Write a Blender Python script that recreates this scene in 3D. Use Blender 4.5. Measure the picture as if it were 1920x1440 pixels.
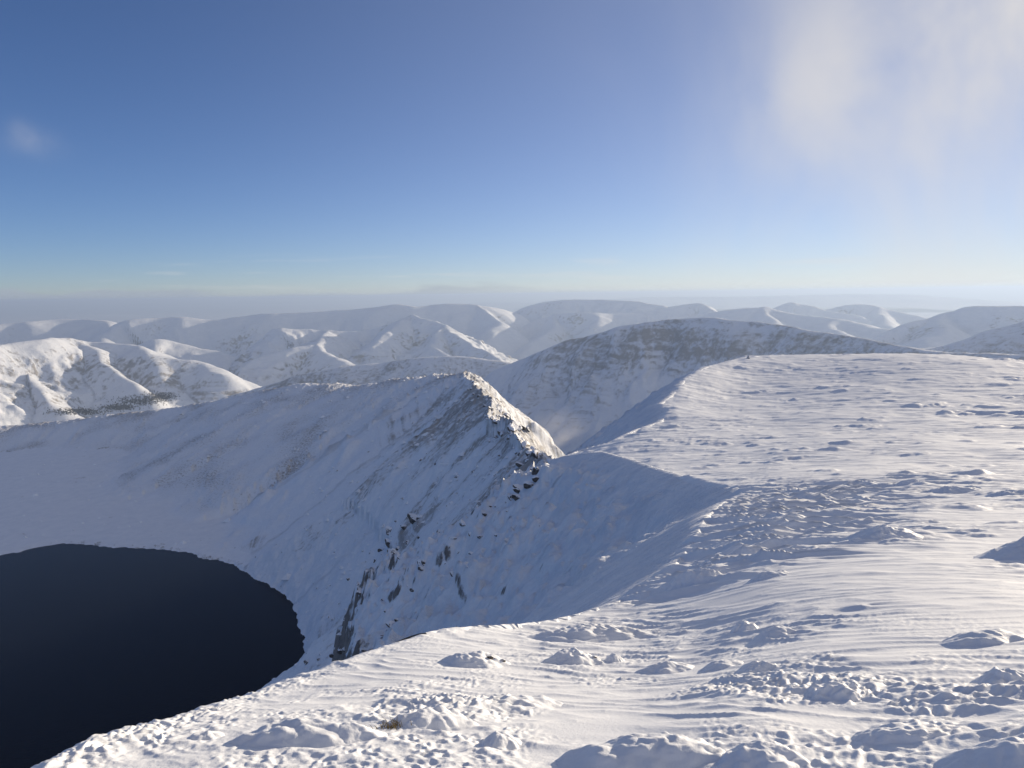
import bpy, math, time
import numpy as np
T0 = time.time()
R = math.radians
scene = bpy.context.scene
for o in list(bpy.data.objects):
    bpy.data.objects.remove(o)

# ------------------------------------------------------------------ camera, sky, sun, exposure
EYE = 1.7                     # the eye stands this far above the ground underfoot (z = 0)
F = 1320.0 / 1920.0           # focal length as a share of the picture's width
PITCH, ROLL = R(7.25), R(0.8)
SUN_AZ, SUN_EL = R(52), R(10)   # clockwise from the view direction (+Y); height above the horizon

cam_d = bpy.data.cameras.new('camera')
cam_d.sensor_width = 36.0
cam_d.lens = 36.0 * F
cam_d.clip_start, cam_d.clip_end = 0.1, 300000.0
cam = bpy.data.objects.new('camera', cam_d)
scene.collection.objects.link(cam)
from mathutils import Matrix, Vector
cam.matrix_world = (Matrix.Translation((0, 0, EYE)) @ Matrix.Rotation(R(90) - PITCH, 4, 'X') @ Matrix.Rotation(-ROLL, 4, 'Z'))
scene.camera = cam
CAMROT = np.array(cam.matrix_world.to_3x3())

def ray(u, v):
    u = np.asarray(u, float); v = np.asarray(v, float)
    c = np.stack([(u - 960) / 1320, -(v - 720) / 1320, -np.ones_like(u)], -1)
    return c @ CAMROT.T

world = bpy.data.worlds.new('World')
scene.world = world
world.use_nodes = True

def build_world():
    nt = world.node_tree
    N, L = nt.nodes, nt.links
    N.clear()
    out = N.new('ShaderNodeOutputWorld')
    bg = N.new('ShaderNodeBackground')
    sky = N.new('ShaderNodeTexSky')
    sky.sky_type = 'NISHITA'
    sky.sun_disc = False
    sky.sun_elevation = SUN_EL
    sky.sun_rotation = SUN_AZ
    sky.altitude = 900
    sky.air_density = 0.75
    sky.dust_density = 0.0
    sky.ozone_density = 3.0
    bg.inputs['Strength'].default_value = 0.067
    # thin veils of cloud: X/Y and Z/Y give each cloud its bearing and height in the sky
    tc = N.new('ShaderNodeTexCoord')
    sep = N.new('ShaderNodeSeparateXYZ'); L.new(tc.outputs['Generated'], sep.inputs[0])
    def m(op, a, b=None, clamp=False):
        n = N.new('ShaderNodeMath'); n.operation = op; n.use_clamp = clamp
        for i, v in enumerate((a, b)):
            if v is None: continue
            if isinstance(v, (int, float)): n.inputs[i].default_value = v
            else: L.new(v, n.inputs[i])
        return n.outputs[0]
    def rng(v, a, b, c=0.0, d=1.0):
        n = N.new('ShaderNodeMapRange'); n.interpolation_type = 'SMOOTHSTEP'; L.new(v, n.inputs[0])
        for i, q in enumerate((a, b, c, d)): n.inputs[i + 1].default_value = q
        return n.outputs[0]
    X, Y, Z = sep.outputs
    ysafe = m('MAXIMUM', Y, .05); front = rng(Y, .05, .2)
    P, Q = m('DIVIDE', X, ysafe), m('DIVIDE', Z, ysafe)
    com = N.new('ShaderNodeCombineXYZ'); L.new(P, com.inputs[0]); L.new(Q, com.inputs[1])
    def noise(scale, detail, rough, dist, sx=1.0, sy=1.0, rot=0.0, loc=0.0):
        mp = N.new('ShaderNodeMapping'); L.new(com.outputs[0], mp.inputs[0])
        mp.inputs['Rotation'].default_value = (0, 0, rot); mp.inputs['Scale'].default_value = (sx, sy, 1); mp.inputs['Location'].default_value = (loc, loc * .7, 0)
        n = N.new('ShaderNodeTexNoise'); L.new(mp.outputs[0], n.inputs['Vector'])
        n.inputs['Scale'].default_value = scale; n.inputs['Detail'].default_value = detail; n.inputs['Roughness'].default_value = rough; n.inputs['Distortion'].default_value = dist
        return n.outputs['Fac']
    n_big = noise(3.2, 4, .5, .5, 1.0, .7, R(-35))
    n_fine = noise(5.0, 9, .62, .5, 1.0, .9, R(-40), 3.0)
    def cloud(u, v, wu, wv, rot, amt):
        r = ray(u, v); cx, cz = float(r[0] / r[1]), float(r[2] / r[1])
        dx, dz = m('SUBTRACT', P, cx), m('SUBTRACT', Q, cz)
        ca, sa = math.cos(rot), math.sin(rot)
        e1 = m('MULTIPLY', m('ADD', m('MULTIPLY', dx, ca), m('MULTIPLY', dz, sa)), 1320.0 / wu)
        e2 = m('MULTIPLY', m('SUBTRACT', m('MULTIPLY', dz, ca), m('MULTIPLY', dx, sa)), 1320.0 / wv)
        g = m('EXPONENT', m('MULTIPLY', m('ADD', m('MULTIPLY', e1, e1), m('MULTIPLY', e2, e2)), -1.0))
        return m('MULTIPLY', g, amt)
    tex = rng(m('ADD', m('MULTIPLY', n_big, .45), m('MULTIPLY', n_fine, .55)), .27, .72)
    wisps = m('ADD', cloud(1600, 70, 380, 150, R(35), .15), m('ADD', cloud(1930, 20, 340, 180, R(35), .36), m('ADD', cloud(1800, 170, 110, 170, 0, .15), cloud(1500, 200, 110, 150, R(-8), .14))))
    wisps = m('MULTIPLY', wisps, m('ADD', m('MULTIPLY', tex, .85), .15))
    puff = m('MULTIPLY', m('ADD', cloud(66, 268, 46, 22, R(-8), .5), cloud(38, 238, 22, 16, 0, .2)), tex)
    n_str = noise(1.0, 4, .5, .2, 5.0, 75.0, 0.0, 5.0)
    streak = m('MULTIPLY', rng(n_str, .56, .70), m('MULTIPLY', rng(Q, .002, .02), rng(Q, .075, .03)))
    n_bank = noise(1.0, 5, .55, .3, 4.5, 22.0, 0.0, 8.0)
    bank = m('MULTIPLY', rng(m('SUBTRACT', n_bank, m('MULTIPLY', Q, 14.0)), .30, .42), rng(P, .15, -.2))
    veil = m('ADD', m('MULTIPLY', rng(n_big, .25, .75), rng(P, -.05, .8, 0, .50)), rng(X, -.55, .7, 0, .20))
    low = m('DIVIDE', .15, m('ADD', m('MAXIMUM', Z, 0.0), .15)); low = m('MULTIPLY', low, low)
    low = m('MULTIPLY', low, rng(X, -.75, .6, .0, .36))
    local = m('MULTIPLY', front, m('ADD', m('ADD', wisps, puff), m('MULTIPLY', streak, .20)))
    fac = m('ADD', veil, local, True)
    tint = N.new('ShaderNodeMix'); tint.data_type = 'RGBA'; tint.blend_type = 'MULTIPLY'; tint.inputs[0].default_value = 1
    L.new(sky.outputs[0], tint.inputs[6]); tint.inputs[7].default_value = (.96, .925, 1.09, 1)
    col = tint.outputs[2]
    for f_, c_ in ((low, (6.9, 6.4, 5.5, 1)), (fac, (6.6, 6.35, 6.15, 1)), (m('MULTIPLY', front, m('MULTIPLY', bank, .75), True), (3.3, 3.7, 4.3, 1))):
        mix = N.new('ShaderNodeMix'); mix.data_type = 'RGBA'
        L.new(f_, mix.inputs[0]); L.new(col, mix.inputs[6]); mix.inputs[7].default_value = c_
        col = mix.outputs[2]
    L.new(col, bg.inputs['Color'])
    L.new(bg.outputs[0], out.inputs['Surface'])
build_world()

sun_d = bpy.data.lights.new('sun', 'SUN')
sun_d.energy = 3.9
sun_d.angle = R(0.6)
sun_d.color = (1.0, 0.85, 0.64)
sun = bpy.data.objects.new('sun', sun_d)
scene.collection.objects.link(sun)
sdir = Vector((math.sin(SUN_AZ) * math.cos(SUN_EL), math.cos(SUN_AZ) * math.cos(SUN_EL), math.sin(SUN_EL)))
sun.rotation_euler = sdir.to_track_quat('Z', 'Y').to_euler()

vs = scene.view_settings
vs.view_transform = 'Standard'; vs.look = 'None'; vs.gamma = 1.0; vs.use_curve_mapping = False
vs.exposure = 0.80
scene.render.engine = 'CYCLES'
scene.cycles.use_denoising = True
scene.cycles.max_bounces = 4
scene.cycles.diffuse_bounces = 3
scene.cycles.volume_bounces = 0
scene.cycles.transparent_max_bounces = 4

# ------------------------------------------------------------------ picture <-> place
def at(u, v, d):
    """the place seen at picture point (u, v) whose distance over the ground is d metres"""
    r = ray(u, v); h = np.hypot(r[..., 0], r[..., 1])
    k = np.asarray(d, float) / h
    return np.stack([r[..., 0] * k, r[..., 1] * k, EYE + r[..., 2] * k], -1)

# ------------------------------------------------------------------ noise
f32 = np.float32
_ang = np.arange(16) * (2 * np.pi / 16) + .2
GX, GY = np.cos(_ang).astype(f32), np.sin(_ang).astype(f32)

def hsh(ix, iy, seed):
    h = (ix.astype(np.uint32) * np.uint32(374761393)) ^ (iy.astype(np.uint32) * np.uint32(668265263)) ^ np.uint32((seed * 2246822519 + 3266489917) & 0xffffffff)
    h = (h ^ (h >> np.uint32(13))) * np.uint32(1274126177)
    h = (h ^ (h >> np.uint32(15))) * np.uint32(2654435761)
    return h ^ (h >> np.uint32(16))

def pn(x, y, seed=0):
    x = np.asarray(x, f32); y = np.asarray(y, f32)
    fx, fy = np.floor(x), np.floor(y)
    ix, iy = fx.astype(np.int64), fy.astype(np.int64)
    tx, ty = (x - fx).astype(f32), (y - fy).astype(f32)
    ux, uy = tx * tx * tx * (tx * (tx * 6 - 15) + 10), ty * ty * ty * (ty * (ty * 6 - 15) + 10)
    def g(dx, dy):
        k = hsh(ix + dx, iy + dy, seed) & np.uint32(15)
        return GX[k] * (tx - dx) + GY[k] * (ty - dy)
    a = g(0, 0); a = a + ux * (g(1, 0) - a)
    b = g(0, 1); b = b + ux * (g(1, 1) - b)
    return (a + uy * (b - a)) * f32(1.5)

def fbm(x, y, octv=4, seed=0, gain=.5, lac=2.03):
    s, a = 0, 1.0
    for i in range(octv):
        s = s + a * pn(x, y, seed + i * 17); a *= gain; x = x * lac + 13.7; y = y * lac - 7.1
    return s

def ridged(x, y, octv=4, seed=0, gain=.5, lac=2.07):
    s, a, w = 0, 1.0, 1.0
    for i in range(octv):
        n = 1 - np.abs(pn(x, y, seed + i * 29)) * 1.6; n = n * n * w
        s = s + a * n; w = np.clip(n * 1.6, 0, 1); a *= gain; x = x * lac + 5.3; y = y * lac + 9.2
    return s

def bumps(x, y, cell, prob, seed, rlo=.25, rhi=.5, asp=1.6, wind=None):
    """sparse rounded lumps, one at most per cell"""
    x = np.asarray(x, f32) / cell; y = np.asarray(y, f32) / cell
    ix, iy = np.floor(x).astype(np.int64), np.floor(y).astype(np.int64)
    out = np.zeros_like(x)
    for dx in (-1, 0, 1):
        for dy in (-1, 0, 1):
            h = hsh(ix + dx, iy + dy, seed)
            on = (h & np.uint32(1023)).astype(f32) / 1023 < prob
            cx = ix + dx + ((h >> np.uint32(10)) & np.uint32(255)).astype(f32) / 255
            cy = iy + dy + ((h >> np.uint32(18)) & np.uint32(255)).astype(f32) / 255
            rr = rlo + (rhi - rlo) * ((h >> np.uint32(26)) & np.uint32(63)).astype(f32) / 63
            ex, ey = x - cx, y - cy
            a = ex * WX + ey * WY; b = -ex * WY + ey * WX
            q = 1 - ((a / (rr * asp)) ** 2 + (b / rr) ** 2)
            out = np.maximum(out, np.where(on & (q > 0), np.clip(q, 0, 1) ** 1.3 * rr / rhi, 0))
    return out

def sm(x, a, b):
    t = np.clip((x - a) / (b - a), 0, 1); return t * t * (3 - 2 * t)

def smax(a, b, k):
    h = np.clip(.5 + .5 * (a - b) / k, 0, 1); return b + (a - b) * h + k * h * (1 - h)
def smin(a, b, k): return -smax(-a, -b, k)

WX, WY = -0.86, 0.51      # the wind's lie over the ground

# ------------------------------------------------------------------ distance to a line of crest points
def seg_dist(x, y, P, closed=False):
    """distance, interpolated z, running length and side to polyline P (n, 3)"""
    n = len(P)
    best = np.full(x.shape, 1e12); zc = np.zeros(x.shape); run = np.zeros(x.shape); side = np.zeros(x.shape)
    L0 = 0.0
    for i in range(n if closed else n - 1):
        a, b = P[i], P[(i + 1) % n]
        ex, ey = b[0] - a[0], b[1] - a[1]; l2 = ex * ex + ey * ey; ln = math.sqrt(l2)
        t = np.clip(((x - a[0]) * ex + (y - a[1]) * ey) / l2, 0, 1)
        qx, qy = x - a[0] - t * ex, y - a[1] - t * ey
        d2 = qx * qx + qy * qy
        w = d2 < best
        best = np.where(w, d2, best); zc = np.where(w, a[2] + t * (b[2] - a[2]), zc)
        run = np.where(w, L0 + t * ln, run)
        side = np.where(w, ex * qy - ey * qx, side)
        L0 += ln
    return np.sqrt(best), zc, run, np.sign(side)

def inside_poly(x, y, P):
    c = np.zeros(x.shape, bool); n = len(P)
    for i in range(n):
        x1, y1 = P[i][:2]; x2, y2 = P[(i + 1) % n][:2]
        if y1 == y2: continue
        c ^= ((y1 > y) != (y2 > y)) & (x < (x2 - x1) * (y - y1) / (y2 - y1) + x1)
    return c

def smooth_line(P, sub=4):
    P = np.asarray(P, float); n = len(P); out = []
    for i in range(n - 1):
        p0, p1, p2, p3 = P[max(i - 1, 0)], P[i], P[i + 1], P[min(i + 2, n - 1)]
        for k in range(sub):
            t = k / sub
            out.append(.5 * ((2 * p1) + (-p0 + p2) * t + (2 * p0 - 5 * p1 + 4 * p2 - p3) * t * t + (-p0 + 3 * p1 - 3 * p2 + p3) * t ** 3))
    out.append(P[-1]); return np.array(out)

# ------------------------------------------------------------------ summit plateau: bare shape
# (picture x, picture y, distance) along the brink of the corrie
BRINK = [(90, 1440, 3.7), (200, 1396, 4.2), (330, 1346, 4.9), (450, 1308, 5.7), (560, 1272, 6.6), (680, 1226, 7.8),
         (800, 1186, 9.0), (900, 1173, 9.8), (985, 1169, 10.3), (1040, 1162, 10.8), (1100, 1148, 11.8), (1160, 1128, 13.5), (1215, 1100, 15.5),
         (1262, 1062, 18.5), (1300, 1018, 23), (1322, 972, 30), (1360, 940, 39), (1402, 925, 46), (1385, 913, 51), (1330, 904, 58),
         (1260, 885, 70), (1190, 862, 89), (1130, 846, 107), (1085, 850, 112), (1060, 855, 116), (1085, 844, 119), (1145, 829, 123), (1165, 818, 128), (1195, 805, 138),
         (1240, 790, 151), (1258, 770, 168), (1240, 757, 180), (1268, 735, 200), (1285, 712, 226), (1325, 688, 262), (1392, 671, 305), (1412, 667, 345)]
bp = np.array(BRINK, float)
BR = at(bp[:, 0], bp[:, 1], bp[:, 2])
GROUND = BRINK + [(960, 1440, 2.9), (1400, 1440, 2.85), (1920, 1440, 3.05), (2300, 1440, 3.4), (700, 1440, 3.0), (400, 1440, 3.3),
          (1600, 1300, 4.4), (1200, 1300, 5.0), (900, 1300, 5.2), (1900, 1300, 4.5), (1600, 1200, 6.4), (1300, 1200, 7.8), (1050, 1220, 7.6), (1900, 1200, 6.4), (2300, 1200, 7.5),
          (1600, 1100, 9.8), (1400, 1100, 11.5), (1900, 1100, 9.6), (1600, 1000, 20), (1450, 1000, 21.5), (1900, 1000, 19.5), (2300, 1000, 20),
          (1600, 900, 50), (1480, 900, 53), (1900, 900, 49), (2300, 900, 50), (1600, 850, 80), (1900, 850, 78), (1350, 850, 90), (1600, 800, 126), (1900, 800, 122), (2300, 805, 118), (1300, 800, 138),
          (1600, 750, 185), (1900, 752, 178), (1350, 750, 195), (1600, 700, 252), (1400, 705, 252), (1900, 705, 240), (2300, 735, 200),
          (1500, 665, 335), (1650, 662.5, 330), (1780, 666, 315), (1920, 678, 290), (2100, 700, 262), (2300, 715, 245)]
gp = np.array(GROUND, float)
G3 = at(gp[:, 0], gp[:, 1], gp[:, 2])
# beyond the skyline the top rolls over and falls away
far_c = []
for th, d, t in ((20, 480, .125), (28, 470, .12), (36, 440, .135), (50, 420, .16), (20, 700, .19), (36, 700, .19), (50, 700, .22), (70, 300, .16), (70, 30, .22), (70, 5, .5), (70, 3, .66), (85, 600, .25),
                 (-60, 5, .42), (-50, 3.5, .6), (80, 1.6, 1.07), (-40, 1.6, 1.08), (0, 1.6, 1.07), (40, 1.6, 1.07), (-80, 1.6, 1.08), (0, 1.1, 1.55), (60, 1.1, 1.55), (-70, 1.1, 1.55)):
    far_c.append((R(th), math.log(d), t))
cth = np.concatenate([np.arctan2(G3[:, 0], G3[:, 1]), [c[0] for c in far_c]])
cld = np.concatenate([np.log(np.hypot(G3[:, 0], G3[:, 1])), [c[1] for c in far_c]])
ctt = np.concatenate([-(G3[:, 2] - EYE) / np.hypot(G3[:, 0], G3[:, 1]), [c[2] for c in far_c]])
def tps_fit(px, py, val, lam=1e-3):
    n = len(px); r2 = (px[:, None] - px) ** 2 + (py[:, None] - py) ** 2
    K = .5 * r2 * np.log(r2 + 1e-12) + lam * np.eye(n)
    Pm = np.stack([np.ones(n), px, py], 1)
    A = np.block([[K, Pm], [Pm.T, np.zeros((3, 3))]])
    return np.linalg.solve(A, np.concatenate([val, [0, 0, 0]]))
KTH = 3.0
_w = tps_fit(cth * KTH, cld, ctt, 2e-3)
TH_T = np.linspace(R(-100), R(100), 260); LD_T = np.linspace(math.log(.9), math.log(900), 260)
gx, gy = np.meshgrid(TH_T * KTH, LD_T, indexing='ij')
TAB = np.full(gx.shape, _w[-3]) + _w[-2] * gx + _w[-1] * gy
for i in range(len(cth)):
    r2 = (gx - cth[i] * KTH) ** 2 + (gy - cld[i]) ** 2
    TAB += _w[i] * .5 * r2 * np.log(r2 + 1e-12)
def plateau(x, y):
    d = np.hypot(x, y); th = np.arctan2(x, y); ld = np.log(np.maximum(d, .9))
    a = np.clip((th - TH_T[0]) / (TH_T[1] - TH_T[0]), 0, 258.999); b = np.clip((ld - LD_T[0]) / (LD_T[1] - LD_T[0]), 0, 258.999)
    i = a.astype(int); j = b.astype(int); s = a - i; t = b - j
    v = (TAB[i, j] * (1 - s) + TAB[i + 1, j] * s) * (1 - t) + (TAB[i, j + 1] * (1 - s) + TAB[i + 1, j + 1] * s) * t
    return EYE - np.maximum(d, .9) * v

lead = np.array([[-6.5, -30, -1.5], [-4.2, -8, -.8], [-3.2, .5, -.45]])
tail = np.array([[150, 430, BR[-1][2] - 8], [330, 700, BR[-1][2] - 60]])
EDGE = np.concatenate([lead, BR, tail])
RB_AB = float(np.hypot(np.diff(EDGE[:28, 0]), np.diff(EDGE[:28, 1])).sum())     # how far along the brink the rib leaves it
EDGE_POLY = np.concatenate([EDGE, [[900, 700, 0], [900, -30, 0]]])

# ------------------------------------------------------------------ the ridge, the shoulder and the tarn
RIDGE = [(1048, 878, 215), (1036, 876, 245), (1018, 868, 295), (994, 842, 355), (985, 830, 380), (968, 812, 410), (957, 800, 432), (952, 783, 452), (944, 778, 462), (921, 784, 474), (918, 776, 490), (922, 764, 505), (925, 752, 520),
         (912, 739, 565), (897, 724, 640), (884, 712, 710), (868, 699, 800), (848, 703, 850), (815, 702, 890), (790, 707, 915), (762, 709, 940), (735, 711, 960), (712, 718, 985), (690, 719, 1010), (660, 724, 1060), (632, 718, 1080), (605, 720, 1100),
         (570, 718, 1130), (535, 724, 1160), (500, 731, 1190), (460, 738, 1220), (400, 752, 1270), (330, 763, 1310), (230, 775, 1360), (130, 787, 1410), (40, 797, 1450), (-80, 802, 1500), (-300, 815, 1600)]
rp = np.array(RIDGE, float); RD = at(rp[:, 0], rp[:, 1], rp[:, 2])
IA = [i for i, p in enumerate(RIDGE) if p[0] == 868][0]          # the ridge's top, where the moor's shoulder turns off
LEN_A = float(np.hypot(np.diff(RD[:IA + 1, 0]), np.diff(RD[:IA + 1, 1])).sum())
TARN_Z = -231.3
def on_level(u, v, z):
    r = ray(u, v); k = (z - EYE) / r[..., 2]; return np.stack([r[..., 0] * k, r[..., 1] * k, np.full(np.shape(k), z)], -1)
tp = np.array([(-500, 1075), (-220, 1055), (-60, 1048), (0, 1042), (60, 1029), (130, 1019), (205, 1026), (290, 1029), (350, 1036), (380, 1047), (412, 1050), (440, 1061), (470, 1078), (500, 1095), (530, 1112), (548, 1132), (553, 1150), (560, 1178), (568, 1203), (568, 1232), (556, 1258), (540, 1300), (470, 1350), (330, 1400), (100, 1460), (-200, 1500), (-600, 1400)], float)
TN = on_level(tp[:, 0], tp[:, 1], TARN_Z)
TN = smooth_line(np.concatenate([TN, TN[:1]]), 5)[:-1]

def corrie(x, y):
    """height, index of what the ground belongs to (0 headwall, 1 ridge, 2 basin floor), flow coordinates"""
    x = np.asarray(x, float); y = np.asarray(y, float)
    d = np.hypot(x, y)
    wx = x + fbm(x / 60, y / 60, 3, 5) * 5; wy = y + fbm(x / 60, y / 60, 3, 9) * 5
    # basin
    st, _, rt, _ = seg_dist(x, y, TN, True)
    st = np.where(inside_poly(x, y, TN), -st, st)
    st = st + fbm(x / 14, y / 14, 3, 77) * 2.2
    beyond = sm(y - (x * .25 + 1250), 0, 900)
    left_floor = TARN_Z + np.where(st > 0, .9 * (1 - np.exp(-st / 6)) + .02 * st, st * .4) - beyond * 500 - sm(-x, 500, 1500) * 60
    # which side of the ridge
    sA, zA, rA, dA = seg_dist(wx, wy, RD[:IA + 1]); sB, zB, rB, dB = seg_dist(wx, wy, RD[IA:])
    s = np.minimum(sA, sB); right = np.where(sA <= sB, dA < 0, dB < 0)
    right = np.where(y < RD[0][1], x > 0, right)
    lA = zA - np.where(sA < 60, sA * .78, 46.8 + (sA - 60) * .70) * (1 + .55 * (1 - sm(rA, 0, 170)))
    rsB = np.sqrt(sB * sB + 900) - 30
    lB = zB - rsB * (.62 - .27 * sm(rB, 0, 350))
    br = 14 + 10 * pn(rA / 40, rA * 0, 31)
    hA = zA - np.where(sA < br, sA * .80, br * .80 + (sA - br) * 1.25)
    hB = zB - rsB * (1.05 - .6 * sm(rB, 150, 500))
    z_l = smax(lA, lB, 8); z_r = smax(hA, hB, 8)
    upA = np.where(right, hA > hB, lA > lB)
    run = np.where(upA, rA, LEN_A + rB); zc = np.where(upA, zA, zB)
    seam = sm(np.abs(np.where(right, hA - hB, lA - lB)), 0, 26)
    farth = np.where(upA, 0, sm(rB, 0, 300))
    rz = np.where(right, z_r, z_l)
    floor = np.where(right, -560.0, left_floor)
    # gullies and ribs run down the flank
    gu = ridged(run / 34 + fbm(x / 50, y / 50, 2, 3) * .5, s / 260, 3, 41)
    rz = rz + (gu - .9) * np.clip(s, 0, 60) / 60 * 7 * (1 - .75 * farth) * seam
    rz = rz + (ridged(x / 9, y / 9, 3, 61) - .8) * 1.7 * (1 - sm(s, 10, 70)) * (1 - .5 * farth)
    rz = rz + fbm(run / 11, run * 0 + 3, 3, 67) * 3.0 * (1 - sm(s, 0, 22)) * (1 - .5 * farth) * seam
    rz = np.where(right, rz, np.minimum(rz, TARN_Z + 1.05 * np.maximum(st, 0) + .5))
    z1 = smax(rz, floor, 14)
    # headwall
    sb, zb, rb, _ = seg_dist(x, y, EDGE)
    out = ~inside_poly(x, y, EDGE_POLY)
    so = np.where(out, sb, -sb)
    s0 = .25 + .03 * d
    drop = np.where(so > 0, .86 * so * so / (so + s0), 0) + sm(-np.arctan2(x, y), R(13), R(18.5)) * sm(so, 14, 55) * 32
    P = plateau(x, y)
    lip = zb + (P - zb) * np.exp(-np.maximum(so, 0) / (.3 + .05 * d))
    hw = lip - drop
    far_in = sm(d, 22, 60)
    dep = np.clip(so, 0, 120)
    gh = ridged(rb / 26 + fbm(x / 30, y / 30, 2, 8) * .6, so / 130, 4, 51)
    amp = sm(dep, .8, 8) * far_in; ampL = sm(dep, 4, 55) * far_in; amp = amp * np.where(rb > RB_AB + 3, .25, 1)
    hw = hw + (gh - .9) * 6.0 * ampL
    rib = sm(fbm(x / 28, y / 28, 2, 55), -.3, .35)
    hw = hw + (ridged(x / 7, y / 7, 4, 57) - .8) * 2.2 * amp * (.25 + .75 * rib) * np.clip(d / 160, .25, 1)
    ox = pn(x / 3, y / 3, 59) * 1.1; oy = pn(x / 3 + 9, y / 3, 60) * 1.1
    hw = hw + (bumps(x + ox, y + oy, 7.5, .75, 551, .3, .6, 1.1) * 3.2 * (.3 + .7 * rib) + bumps(x + oy, y - ox, 3.2, .75, 553, .3, .6, 1.1) * 1.7 * (.5 + .5 * rib)) * amp * (.45 + .55 * sm(so, 4, 22)) * (1 - .6 * sm(so, 45, 110))
    hw = hw + bumps(x + ox * .6, y + oy * .6, 1.7, .8, 555, .3, .62, 1.1) * .85 * amp * (1 - sm(d, 160, 240))
    hw = hw + fbm(x / 13, y / 13, 5, 58) * 2.4 * amp * np.clip(d / 130, .35, 1)
    hw = np.where(out, hw, P)
    hw = np.where((d > 60) & (x < 60), np.minimum(hw, TARN_Z + .95 * np.maximum(st, 0) + .5), hw)
    wall = np.where(out, np.maximum(hw, floor - 5), P)
    z = smax(wall, z1, np.clip(so * .3, .05, 9))
    z = np.where(so < -.001, P, z)
    cap = TARN_Z + np.where(st > 0, .95 * st + .25, .4 * st)
    z = np.where((d > 120) & (~right) & (st < 60) & (so > 5), np.minimum(z, cap), z)
    own = np.where(wall > z1, 0, np.where(rz > floor, 1, 2))
    return z, own, s, run, so, rb, right, st, zc, gu

# ------------------------------------------------------------------ wind-worked detail on the snow
def snow_detail(x, y, so):
    """relief of drifts, sastrugi, buried stones and rime, in metres"""
    x = np.asarray(x, float); y = np.asarray(y, float)
    d = np.hypot(x, y)
    def lod(lam): return sm(lam / (.0022 * d + .004), 1.6, 4.5)
    a = x * WX + y * WY; b = -x * WY + y * WX
    wa = a + fbm(x / 2.2, y / 2.2, 2, 101) * .35; wb = b + fbm(x / 1.7, y / 1.7, 2, 103) * .16
    rough = sm(fbm(x / 4.2, y / 4.2, 3, 111), -.25, .35)            # crusted patches against smooth drifts
    rough2 = sm(fbm(x / 22 + 3, y / 22, 3, 113), -.4, .4)
    z = fbm(x / 5.5, y / 5.5, 2, 121) * .10 * sm(d, 2, 7) + fbm(x / 26, y / 26, 3, 123) * .38 * sm(d, 25, 80)
    l = lod(.45); i = l > 0
    if i.any():
        r = ridged(wa[i] / .95, wb[i] / .30, 2, 131)
        z[i] += (r - .8) * .028 * l[i] * (.35 + .65 * rough[i])
    l = lod(1.3); i = l > 0
    if i.any():
        r = ridged(wa[i] / 3.4, wb[i] / .95, 2, 137)
        z[i] += (r - .8) * .040 * l[i] * (.35 + .65 * rough2[i]) * sm(d[i], 4, 12)
    l = lod(4) * sm(d, 18, 45); i = l > 0
    if i.any():
        r = ridged(wa[i] / 7, wb[i] / 2.6, 3, 139)
        z[i] += (r - .8) * .10 * l[i] * (.4 + .6 * rough2[i])
    l = lod(12) * sm(d, 60, 140); i = l > 0
    if i.any():
        r = ridged(wa[i] / 15, wb[i] / 5.5, 3, 149)
        z[i] += (r - .8) * .13 * l[i]
    # stones under the snow
    for cell, pr, hh, sd in ((.36, .26, .022, 201), (.95, .30, .075, 203), (2.6, .26, .17, 205), (6.0, .24, .34, 207), (17.0, .25, .5, 209)):
        l = lod(cell * .6) * (1 - sm(d, cell * 45, cell * 90)); i = l > 0.01
        if cell > 2: l = l * sm(d, cell * 4, cell * 9)
        i = l > .01
        if i.any():
            ox = fbm(x[i] / cell * 2.2, y[i] / cell * 2.2, 3, sd + 50) * cell * .24
            q = bumps(x[i] + ox, y[i] - ox, cell, pr, sd)
            z[i] += q * hh * l[i] * (.12 + .88 * rough[i])
    # rime: close-set knobs on the crust, combed by the wind
    l = lod(.055) * (1 - sm(d, 12, 22)); i = l > .01
    if i.any():
        wx_, wy_ = x[i] + pn(x[i] * 5, y[i] * 5, 311) * .05, y[i] + pn(x[i] * 5 + 7, y[i] * 5, 313) * .05
        q = np.clip(1 - np.abs(pn(wx_ / .085, wy_ / .07, 315)) * 2.2, 0, 1) * .55 + np.clip(pn(wx_ / .05, wy_ / .045, 317) + .25, 0, 1)
        q2 = np.clip(pn(x[i] / .026, y[i] / .024, 319) + .2, 0, 1) * lod(.03)[i]
        k = sm(fbm(x[i] / 1.1, y[i] / 1.1, 4, 117), -.3, .35) * (.45 + .55 * rough[i])
        edge = np.exp(-(np.abs(so[i]) / (.03 * d[i] + .1)) ** 2)
        k = np.clip(k + .8 * edge, 0, 1)
        z[i] += (q * .026 + q2 * .012) * l[i] * k
    # drift tongues that run out over the brink
    e = np.exp(-((so + .10 * d) / (.12 * d + .3)) ** 2) * sm(d, 10, 16) * (1 - sm(d, 38, 60))
    z += e * (ridged(wa / 4.2, wb / .95, 2, 151) - .7) * .30
    # ragged brink
    z += np.exp(-(so / (.02 * d + .2)) ** 2) * fbm(x / (1.0 + .03 * d), y / (1.0 + .03 * d), 3, 157) * (.03 + .0010 * d)
    return z

def ground(x, y):
    """the finished snow surface"""
    z, own, s, run, so, rb, right, st, zc, gu = corrie(x, y)
    return z + snow_detail(x, y, so) * np.clip(1 - np.maximum(so, 0) / (.5 + .05 * np.hypot(x, y)), 0, 1)

def hit(u, v, dmax=400):
    """distance at which the ray through (u, v) meets the bare plateau"""
    ds = np.exp(np.linspace(math.log(1.3), math.log(dmax), 900))
    p = at(np.full(900, u), np.full(900, v), ds)
    below = p[:, 2] <= plateau(p[:, 0], p[:, 1])
    return p[np.argmax(below)] if below.any() else None

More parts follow.
